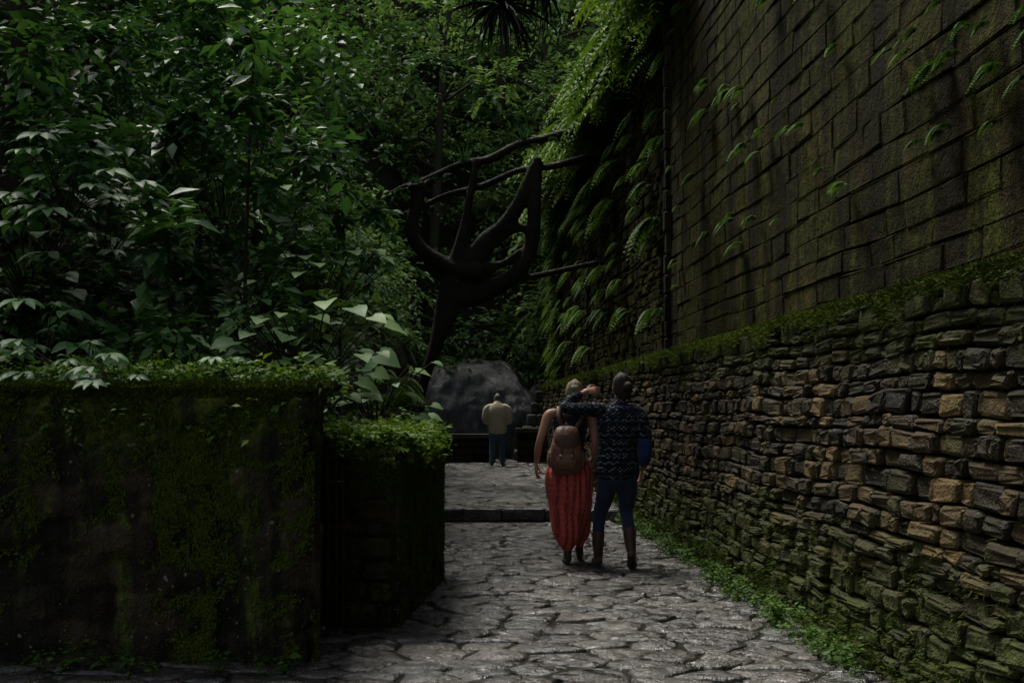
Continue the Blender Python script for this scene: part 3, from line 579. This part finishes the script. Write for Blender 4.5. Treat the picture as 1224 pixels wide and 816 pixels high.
def palmate(name,c,n,spread,L,val):
    e=empty(name); K=Mass(); B=Mass(); c=np.array(c,float)
    for i in range(n):
        az=random.uniform(0,6.28); r=spread*math.sqrt(random.random()); tip=c+np.array([math.cos(az)*r,math.sin(az)*r*.7-.1,random.uniform(-.05,1)*spread])
        V,T=tube(catmull([c+rng.normal(size=3)*.03,(c+tip)/2+np.array([0,0,.08]),tip],3),.005,5); B.raw(V,T,.4)
        h=nz(np.array([math.cos(az),math.sin(az)-.4,0])); s=np.array([-h[1],h[0],0]); up=nz(np.array([random.gauss(0,.25),-.45+random.gauss(0,.2),1])); l=L*random.uniform(.6,1.15); vv=val+random.uniform(-.25,.25)
        for a in (-2.0,-1.1,-.45,.2,.8,1.6):
            K.add('leaf8',tip[None],(h*math.cos(a)+s*math.sin(a)+np.array([0,0,-.22]))[None],up[None],l*(1-.18*abs(a)),l*.36,vv)
    B.make('stems',M_bark,e); K.make('leaves',M_big,e)
palmate('palmate_leaf_plant',(-2.75,7.3,1.4),24,.46,.2,.35); palmate('palmate_leaf_plant',(-3.3,8.0,1.6),26,.6,.22,.3); palmate('palmate_leaf_plant',(-1.9,7.5,1.45),12,.34,.13,.35)
palmate('palmate_leaf_plant',(-3.2,9,2.6),22,.6,.24,.25); palmate('palmate_leaf_plant',(-2.25,6.55,1.42),7,.26,.15,.3); palmate('palmate_leaf_plant',(-3.3,8.4,2.8),24,.6,.22,.3)
M=Mass()
for (cx,cy,cz,nn,l) in ((-2.15,7.2,1.5,260,.28),(-1.55,7.3,1.5,120,.14),(-2.9,7.0,1.5,120,.16),(-1.2,10.6,1.2,160,.35),(-.95,9.2,1.1,100,.16)):
    p=np.stack([cx+rng.normal(size=nn)*.16,cy+rng.normal(size=nn)*.12,np.full(nn,cz)],1); d=rng.normal(size=(nn,3))*.45; d[:,2]=1; M.add('blade',p,d,rng.normal(size=(nn,3)),l*U(.5,1.1,nn),.009,U(.3,.8,nn))
M.make('grass_tufts',M_fern)
M=Mass(); n=520; x=U(-1.35,-.6,n); y=U(7.4,10.2,n); C=np.stack([x,y,1.12+U(0,.14,n)],1); sprays(M,C,U(.06,.15,n),U(.35,.9,n),6,4,.055,.036)
n=260; x=U(-3.6,-1.15,n); C=np.stack([x,U(7.0,7.9,n),1.54+U(0,.12,n)],1); sprays(M,C,U(.07,.17,n),U(.25,.8,n),6,5,.055,.035)
n=26; x=U(-3.6,-1.0,n); C=np.stack([x,6.2+U(-.12,.05,n),U(-.02,.06,n)],1); sprays(M,C,U(.05,.13,n),U(.1,.4,n),6,5,.045,.028)
n=40; x=U(-3.3,-1.1,n); C=np.stack([x,6.36+U(0,.05,n),1.46+U(-.1,.08,n)],1); sprays(M,C,U(.06,.16,n),U(.2,.7,n),6,5,.045,.028,drp=.8)
M.make('groundcover',M_fern)
M=Mass()
for (x,y,z,l) in ((-1.3,10.5,1.3,.5),(-1.25,12.2,1.5,.5),(-1.5,14,1.7,.7),(-3.0,8.4,1.6,.5),(-1.9,15.5,1.8,.8)): fern(M,(x,y,z),0,12,l,.5,.9,1)
M.make('bank_ferns',M_fern)
# forest behind the viewpoint, unseen leaf clumps added overhead to darken the near walls
M=Mass()
C=np.stack([U(-14,14,150),U(-16,-7,150),U(.5,10,150)],1); sprays(M,C,U(1.2,2.2,150),U(.1,.5,150),12,9,.45,.24)
C=np.stack([U(0,7,50),U(-6,5,50),U(8.2,11,50)],1); sprays(M,C,U(1,1.8,50),U(.1,.5,50),12,9,.4,.22)
M.make('forest_behind_and_shade_canopy',M_far)
# ------------------------------------------------------------ people
def hand(G,w,d,nrm,side=1,curl=.5,s=1.0):
    w=np.array(w,float); d=nz(np.array(d,float)); nrm=np.array(nrm,float); nrm=nz(nrm-d*np.dot(d,nrm)); a=np.cross(d,nrm)*side
    G.loft([w-d*.02,w+d*.03*s,w+d*.085*s],[(.024,.018),(.036*s,.016),(.039*s,.013)],14,ref=tuple(a),sm=3)
    for i,l in enumerate((.07,.078,.072,.056)):
        r=w+d*.078*s+a*(1.5-i)*.0195*s; P=[r]; ang=0
        for seg in (.42,.32,.26):
            ang+=curl*(.5+.12*i); P.append(P[-1]+(d*math.cos(ang)+nrm*math.sin(ang)+a*(1.5-i)*.05)*l*seg*s)
        G.loft(P,[.0088,.0082,.0075,.006],8,ref=tuple(a),sm=2,cap=.7)
    r=w+d*.02*s+a*.03*s; P=[r,r+(d*.6+a*.7+nrm*.25)*.032*s,r+(d*.85+a*.85+nrm*.6)*.055*s,r+(d*1.3+a*.85+nrm*.9)*.062*s]
    G.loft(P,[.011,.0105,.009,.007],8,ref=tuple(nrm),sm=2,cap=.7)
def head(Gs,c,yaw=0,tilt=(0,0),s=1.0):
    cy,sy=math.cos(yaw),math.sin(yaw)
    def X(p):
        x,y,z=[q*s for q in p]; x+=tilt[0]*z; y+=tilt[1]*z; return np.array([c[0]+cy*x-sy*y,c[1]+sy*x+cy*y,c[2]+z])
    ref=(cy,sy,0)
    Gs.loft([X((0,.055,-.112)),X((0,.035,-.09)),X((0,.018,-.05)),X((0,.004,0)),X((0,-.004,.04)),X((0,-.008,.08)),X((0,-.008,.108))],[(.024*s,.022*s),(.045*s,.05*s),(.062*s,.078*s),(.073*s,.09*s),(.076*s,.094*s),(.062*s,.076*s),(.03*s,.036*s)],20,ref=ref,sm=4)
    Gs.loft([X((0,.09,.005)),X((0,.104,-.02)),X((0,.112,-.036))],[.008,.011,.013],10,ref=ref,sm=2)
    for sd in (1,-1): Gs.loft([X((sd*.074,-.005,-.03)),X((sd*.082,-.012,-.005)),X((sd*.078,-.012,.018))],[(.006,.012),(.007,.018),(.006,.013)],10,ref=ref,sm=2)
    return X
def face_bits(X,parent,s=1.0):
    G=Grp()
    for sd in (1,-1): G.ell(X((sd*.031,.083,.008)),(.011,.008,.007),10)
    G.make('eyes',M_eye,parent); G=Grp(); G.ell(X((0,.086,-.06)),(.022,.008,.007),10); G.make('mouth',M_lip,parent)
def foot(G,ank,yaw=0,pitch=0,s=1.0,w=.038,toe=None):
    cy,sy=math.cos(yaw),math.sin(yaw); cp,sp=math.cos(pitch),math.sin(pitch)
    def X(y,z): y,z=y*cp+z*sp,-y*sp+z*cp; return np.array([ank[0]-sy*y,ank[1]+cy*y,ank[2]+z])
    G.loft([X(-.05,-.05),X(-.02,-.045),X(.05,-.045),X(.12,-.06),X(.165,-.068)],[(w*.8,.034),(w*.9,.042),(w,.04),(w*1.1,.026),(w*.8,.017)],14,ref=(cy,sy,0),sm=3)
    G.loft([X(0,.03),X(0,-.04)],[.038,.04],14,sm=0)

A=empty('woman',(.50,10.43,.0))
G=Grp()
X=head(G,(.075,.02,1.545),yaw=-.15,tilt=(.05,0))
G.loft([(.05,-.01,1.36),(.055,0,1.42),(.066,.012,1.48)],[(.075,.06),(.05,.05),(.046,.048)],16)
G.loft([(.03,-.01,1.12),(.035,-.01,1.25),(.04,-.01,1.345),(.045,-.01,1.405)],[(.11,.075),(.125,.08),(.14,.075),(.10,.055)],20)
G.loft([(-.10,-.01,1.375),(-.165,-.02,1.35),(-.205,-.045,1.24),(-.245,-.06,1.12),(-.265,-.03,1.02),(-.275,.02,.92)],[.045,.05,.043,.036,.033,.024],14,ref=(0,1,0))
G.loft([(.16,-.01,1.38),(.225,-.02,1.35),(.25,-.03,1.22),(.255,-.04,1.11),(.25,0,1.0),(.235,.06,.91)],[.045,.05,.043,.036,.033,.024],14,ref=(0,1,0))
G.loft([(.0,-.1,.26),(.005,-.11,.13),(.005,-.11,.08)],[.045,.034,.034],14); G.loft([(.13,.2,.26),(.13,.2,.13),(.13,.2,.08)],[.045,.034,.034],14)
G.make('body_skin',M_skin,A,.0075,3)
G=Grp(); hand(G,(-.275,.02,.915),(-.05,.12,-1),(1,0.1,0),-1,.45); hand(G,(.235,.06,.905),(-.05,.15,-1),(-1,0.1,0),1,.45); G.make('hands',M_skin,A)
face_bits(X,A)
G=Grp(); G.loft([(.02,0,.92),(.02,0,1.02),(.025,-.01,1.14),(.035,-.01,1.26),(.04,-.01,1.34),(.043,-.01,1.385)],[(.155,.12),(.14,.108),(.145,.106),(.16,.116),(.15,.108),(.125,.085)],24)
for x in (-.06,.14): G.loft([(x,.085,1.3),(x,.03,1.41),(x,-.06,1.41),(x,-.1,1.3)],[(.03,.01)]*4,8)
G.make('tank_top',M_tank,A,.009,2)
G=Grp(); H=[(0,-.01,.118),(0,-.02,.09),(0,-.028,.045),(0,-.04,0),(0,-.045,-.04),(0,-.045,-.075)]
G.loft([X(p) for p in H],[(.03,.04),(.068,.08),(.084,.09),(.084,.078),(.07,.06),(.045,.035)],22,sm=4,fold=.035,fk=11)
G.loft([X((0,-.07,.075)),X((.01,-.1,.055)),X((0,-.1,.03))],[(.03,.02),(.04,.03),(.025,.02)],12)
G.make('short_hair',M_hairA,A,.006,1)
G=Grp()
G.loft([(.02,0,1.0),(.02,0,.92),(.02,-.01,.80),(.03,0,.66),(.04,.02,.50),(.05,.04,.38)],[(.14,.115),(.18,.15),(.215,.18),(.21,.19),(.19,.19),(.14,.15)],72,fold=.045,fk=13)
G.loft([(-.02,-.02,.62),(-.01,-.06,.40),(.0,-.10,.25),(.005,-.11,.15)],[(.15,.13),(.14,.12),(.11,.09),(.055,.045)],48,fold=.06,fk=9)
G.loft([(.09,.06,.62),(.11,.13,.40),(.125,.19,.25),(.13,.2,.15)],[(.13,.13),(.12,.12),(.10,.09),(.045,.045)],48,fold=.06,fk=9)
G.make('harem_trousers',M_red,A,.009,2)
G=Grp(); foot(G,(.005,-.11,.1),.1,.12); foot(G,(.13,.2,.09),-.05,-.05); G.make('shoes',M_dboot,A,.008,2)
bp=bpy.data.objects.new('backpack',None); link(bp,A)
G=Grp(); G.loft([(-.015,-.185,.86),(-.015,-.2,.93),(-.015,-.2,1.05),(-.01,-.19,1.15),(-.005,-.17,1.21)],[(.125,.06),(.145,.085),(.14,.09),(.115,.075),(.09,.05)],40,p=3.2); G.make('bag_body',M_leath,bp,.008,2)
G=Grp(); G.loft([(-.01,-.2,1.03),(-.01,-.215,1.12),(-.008,-.19,1.2),(-.005,-.15,1.235)],[(.11,.085),(.12,.078),(.11,.06),(.08,.03)],30,p=3); G.make('flap',M_strap,bp,.008,2)
G=Grp(); G.loft([(-.015,-.27,.89),(-.015,-.28,.94),(-.015,-.275,1.0)],[(.085,.03),(.095,.038),(.085,.025)],24,p=3.2)
for sx in (-.155,.125): G.loft([(sx,-.19,.9),(sx,-.19,.96),(sx,-.19,1.02)],[(.022,.04),(.03,.05),(.02,.04)],16,p=3)
G.make('pockets',M_leath,bp,.007,1)
G=Grp()
for sx,e in ((-.075,-.03),(.14,.03)):
    G.loft([(sx*.5,-.15,1.22),(sx,-.13,1.34),(sx,-.05,1.425),(sx,.05,1.41),(sx+e*.6,.115,1.3)],[(.019,.007)]*5,10); G.loft([(sx+e*.6,.115,1.3),(sx+e,.10,1.12),(sx+e*3,-.02,.97),(sx*.9,-.14,.9)],[(.013,.005)]*4,10)
for sx in (-.06,.035): G.loft([(sx,-.285,1.1),(sx,-.312,1.0),(sx,-.30,.93)],[(.009,.004)]*3,8)
G.loft([(-.03,-.15,1.235),(-.01,-.14,1.28),(.02,-.15,1.235)],[.007]*3,8); G.make('straps',M_strap,bp)
G=Grp()
for sx in (-.06,.035): G.loft([(sx,-.318,1.0),(sx,-.318,.98)],[(.013,.004)]*2,8,sm=0)
G.make('buckles',M_metal,bp)

B=empty('woman',(.945,10.2,.0))
G=Grp(); X=head(G,(.035,.03,1.60),yaw=.25,tilt=(-.06,.05))
G.loft([(.01,0,1.42),(.02,.01,1.48),(.03,.02,1.54)],[(.06,.055),(.048,.05),(.046,.05)],16); 
G.loft([(-.33,.07,1.54),(-.265,.10,1.57)],[.028,.024],12)
G.loft([(.245,.10,.90),(.235,.14,.86)],[.03,.024],12)
G.make('body_skin',M_skin,B,.0075,3); face_bits(X,B)
G=Grp(); hand(G,(-.272,.10,1.57),(.8,.1,.1),(-.2,.75,-.5),1,.6); hand(G,(.235,.14,.86),(-.15,.25,-1),(-1,0,0),1,.5); G.make('hands',M_skin,B)
G=Grp(); H=[(0,-.01,.12),(0,-.02,.09),(0,-.028,.045),(0,-.042,0),(0,-.05,-.045),(0,-.05,-.09)]
G.loft([X(p) for p in H],[(.03,.04),(.07,.085),(.085,.092),(.086,.08),(.078,.062),(.05,.04)],22,sm=4,fold=.02,fk=12); G.ell(X((.02,-.125,.01)),(.042,.038,.045)); G.make('tied_hair',M_hairB,B,.006,1)
G=Grp()
G.loft([(.0,0,.80),(.0,0,.86),(.0,0,1.0),(.005,-.01,1.14),(.005,-.01,1.28),(.005,-.01,1.38),(.01,-.005,1.445),(.02,0,1.48)],[(.19,.145),(.20,.15),(.18,.14),(.175,.13),(.195,.13),(.175,.115),(.085,.075),(.065,.06)],40,fold=.012,fk=8)
G.loft([(-.08,-.01,1.38),(-.17,-.02,1.40),(-.30,-.03,1.41),(-.43,-.03,1.41),(-.47,.0,1.435),(-.42,.04,1.49),(-.33,.07,1.54)],[.07,.072,.06,.052,.05,.046,.038],20,ref=(0,1,0),sm=4,fold=.03,fk=5)
G.loft([(.10,-.01,1.39),(.19,-.015,1.36),(.235,-.03,1.24),(.255,-.04,1.12),(.26,.02,1.0),(.247,.09,.91)],[.07,.07,.06,.054,.048,.04],20,ref=(0,1,0),sm=4,fold=.02,fk=5)
G.make('nordic_sweater',M_sweat,B,.009,2)
G=Grp()
G.loft([(0,0,.92),(0,0,.84),(-.005,-.005,.74)],[(.165,.125),(.178,.14),(.165,.13)],24)
G.loft([(-.085,0,.80),(-.11,.03,.62),(-.15,.07,.47),(-.165,.05,.32),(-.17,.04,.24)],[(.095,.11),(.082,.088),(.062,.066),(.054,.058),(.047,.052)],22,fold=.02,fk=5)
G.loft([(.085,-.01,.80),(.085,.0,.62),(.08,.02,.48),(.095,-.11,.33),(.10,-.15,.25)],[(.095,.11),(.082,.088),(.062,.066),(.056,.058),(.047,.052)],22,fold=.02,fk=5)
G.make('jeans',M_jean,B,.009,2)
G=Grp(); G.loft([(-.168,.045,.29),(-.17,.04,.2),(-.17,.04,.09)],[(.06,.064),(.052,.057),(.042,.046)],18); foot(G,(-.17,.04,.09),.1,0,w=.042)
G.make('boot_left',M_boot,B,.008,2)
G=Grp(); G.loft([(.096,-.118,.33),(.10,-.15,.25),(.105,-.2,.155)],[(.06,.064),(.052,.057),(.042,.046)],18); foot(G,(.105,-.205,.15),-.15,.62,w=.042); G.make('boot_right',M_boot,B,.008,2)
G=Grp(); G.loft([(.235,.02,.93),(.245,.02,1.0),(.24,.02,1.12),(.23,.02,1.17)],[(.05,.10),(.062,.13),(.06,.12),(.04,.09)],24,p=3,ref=(1,0,0)); G.loft([(.23,.0,1.17),(.17,-.08,1.36),(.02,-.11,1.42),(-.06,-.02,1.46)],[(.012,.006)]*4,8); G.make('shoulder_bag',M_blue,B)

C_=empty('man',(-.33,25.7,.14))
G=Grp(); X=head(G,(0,.09,1.50),0,(0,.25)); G.loft([(0,0,1.36),(0,.04,1.42),(0,.06,1.47)],[(.07,.06),(.055,.055),(.05,.055)],14); G.make('body_skin',M_skin,C_,.009,2); face_bits(X,C_)
G=Grp(); hand(G,(-.2,.26,.98),(.3,.8,-.2),(0,0,-1),-1,.4); hand(G,(.2,.26,.98),(-.3,.8,-.2),(0,0,-1),1,.4); G.make('hands',M_skin,C_)
G=Grp(); G.loft([X((0,-.01,.12)),X((0,-.02,.08)),X((0,-.03,.03)),X((0,-.045,-.02)),X((0,-.045,-.06))],[(.03,.04),(.07,.08),(.082,.088),(.08,.07),(.06,.045)],18); G.make('hair',M_hairC,C_,.008,1)
G=Grp(); G.loft([(0,0,.76),(0,0,.84),(0,-.01,1.05),(0,-.02,1.22),(0,0,1.34),(0,.02,1.41),(0,.03,1.44)],[(.2,.15),(.21,.16),(.22,.16),(.235,.15),(.2,.12),(.1,.09),(.075,.075)],30,fold=.02,fk=7)
G.loft([(-.14,0,1.34),(-.235,0,1.28),(-.28,-.01,1.12),(-.285,.03,1.02),(-.24,.16,.99),(-.2,.25,.98)],[.075,.078,.065,.06,.055,.045],16,ref=(0,1,0)); G.loft([(.14,0,1.34),(.235,0,1.28),(.28,-.01,1.12),(.285,.03,1.02),(.24,.16,.99),(.2,.25,.98)],[.075,.078,.065,.06,.055,.045],16,ref=(0,1,0)); G.make('jacket',M_tan,C_,.012,2)
G=Grp(); G.loft([(0,0,.88),(0,0,.78),(0,0,.72)],[(.17,.13),(.18,.14),(.17,.13)],20)
for sx,yy in ((-1,0.0),(1,.12)): G.loft([(sx*.09,0,.76),(sx*.105,yy*.5+.01,.45),(sx*.115,yy,.08)],[(.1,.11),(.075,.08),(.06,.07)],18,fold=.03,fk=5)
G.make('jeans',M_jean2,C_,.012,2); G=Grp(); foot(G,(-.115,0,.09),.15); foot(G,(.115,.12,.09),-.15); G.make('shoes',M_dboot,C_,.01,1)
# ------------------------------------------------------------ light, world, camera
W=bpy.data.worlds.new('World'); S.world=W; W.use_nodes=True; nt=W.node_tree; bg=nt.nodes['Background']; sk=nt.nodes.new('ShaderNodeTexSky'); sk.sky_type='NISHITA'; sk.sun_disc=False
EL=60; sk.sun_elevation=R(EL); az=R(-34)
hs=nt.nodes.new('ShaderNodeHueSaturation'); hs.inputs['Saturation'].default_value=.35
sk.sun_rotation=az; nt.links.new(sk.outputs[0],hs.inputs['Color']); nt.links.new(hs.outputs[0],bg.inputs[0]); bg.inputs[1].default_value=.15
sl=bpy.data.lights.new('sun','SUN'); sl.energy=5.0; sl.angle=R(24); sl.color=(1,.95,.86); so=bpy.data.objects.new('sun',sl); link(so)
d=Vector((math.sin(az)*math.cos(R(EL)),math.cos(az)*math.cos(R(EL)),math.sin(R(EL)))); so.rotation_euler=d.to_track_quat('Z','Y').to_euler()
cd=bpy.data.cameras.new('camera'); cd.lens=40; cd.sensor_width=36; cd.shift_y=82/1224; cd.clip_end=2000; co=bpy.data.objects.new('camera',cd); co.location=(0,0,1.4); co.rotation_euler=(R(90),0,0); link(co); S.camera=co
S.view_settings.view_transform='Standard'; S.view_settings.look='None'; S.view_settings.exposure=0
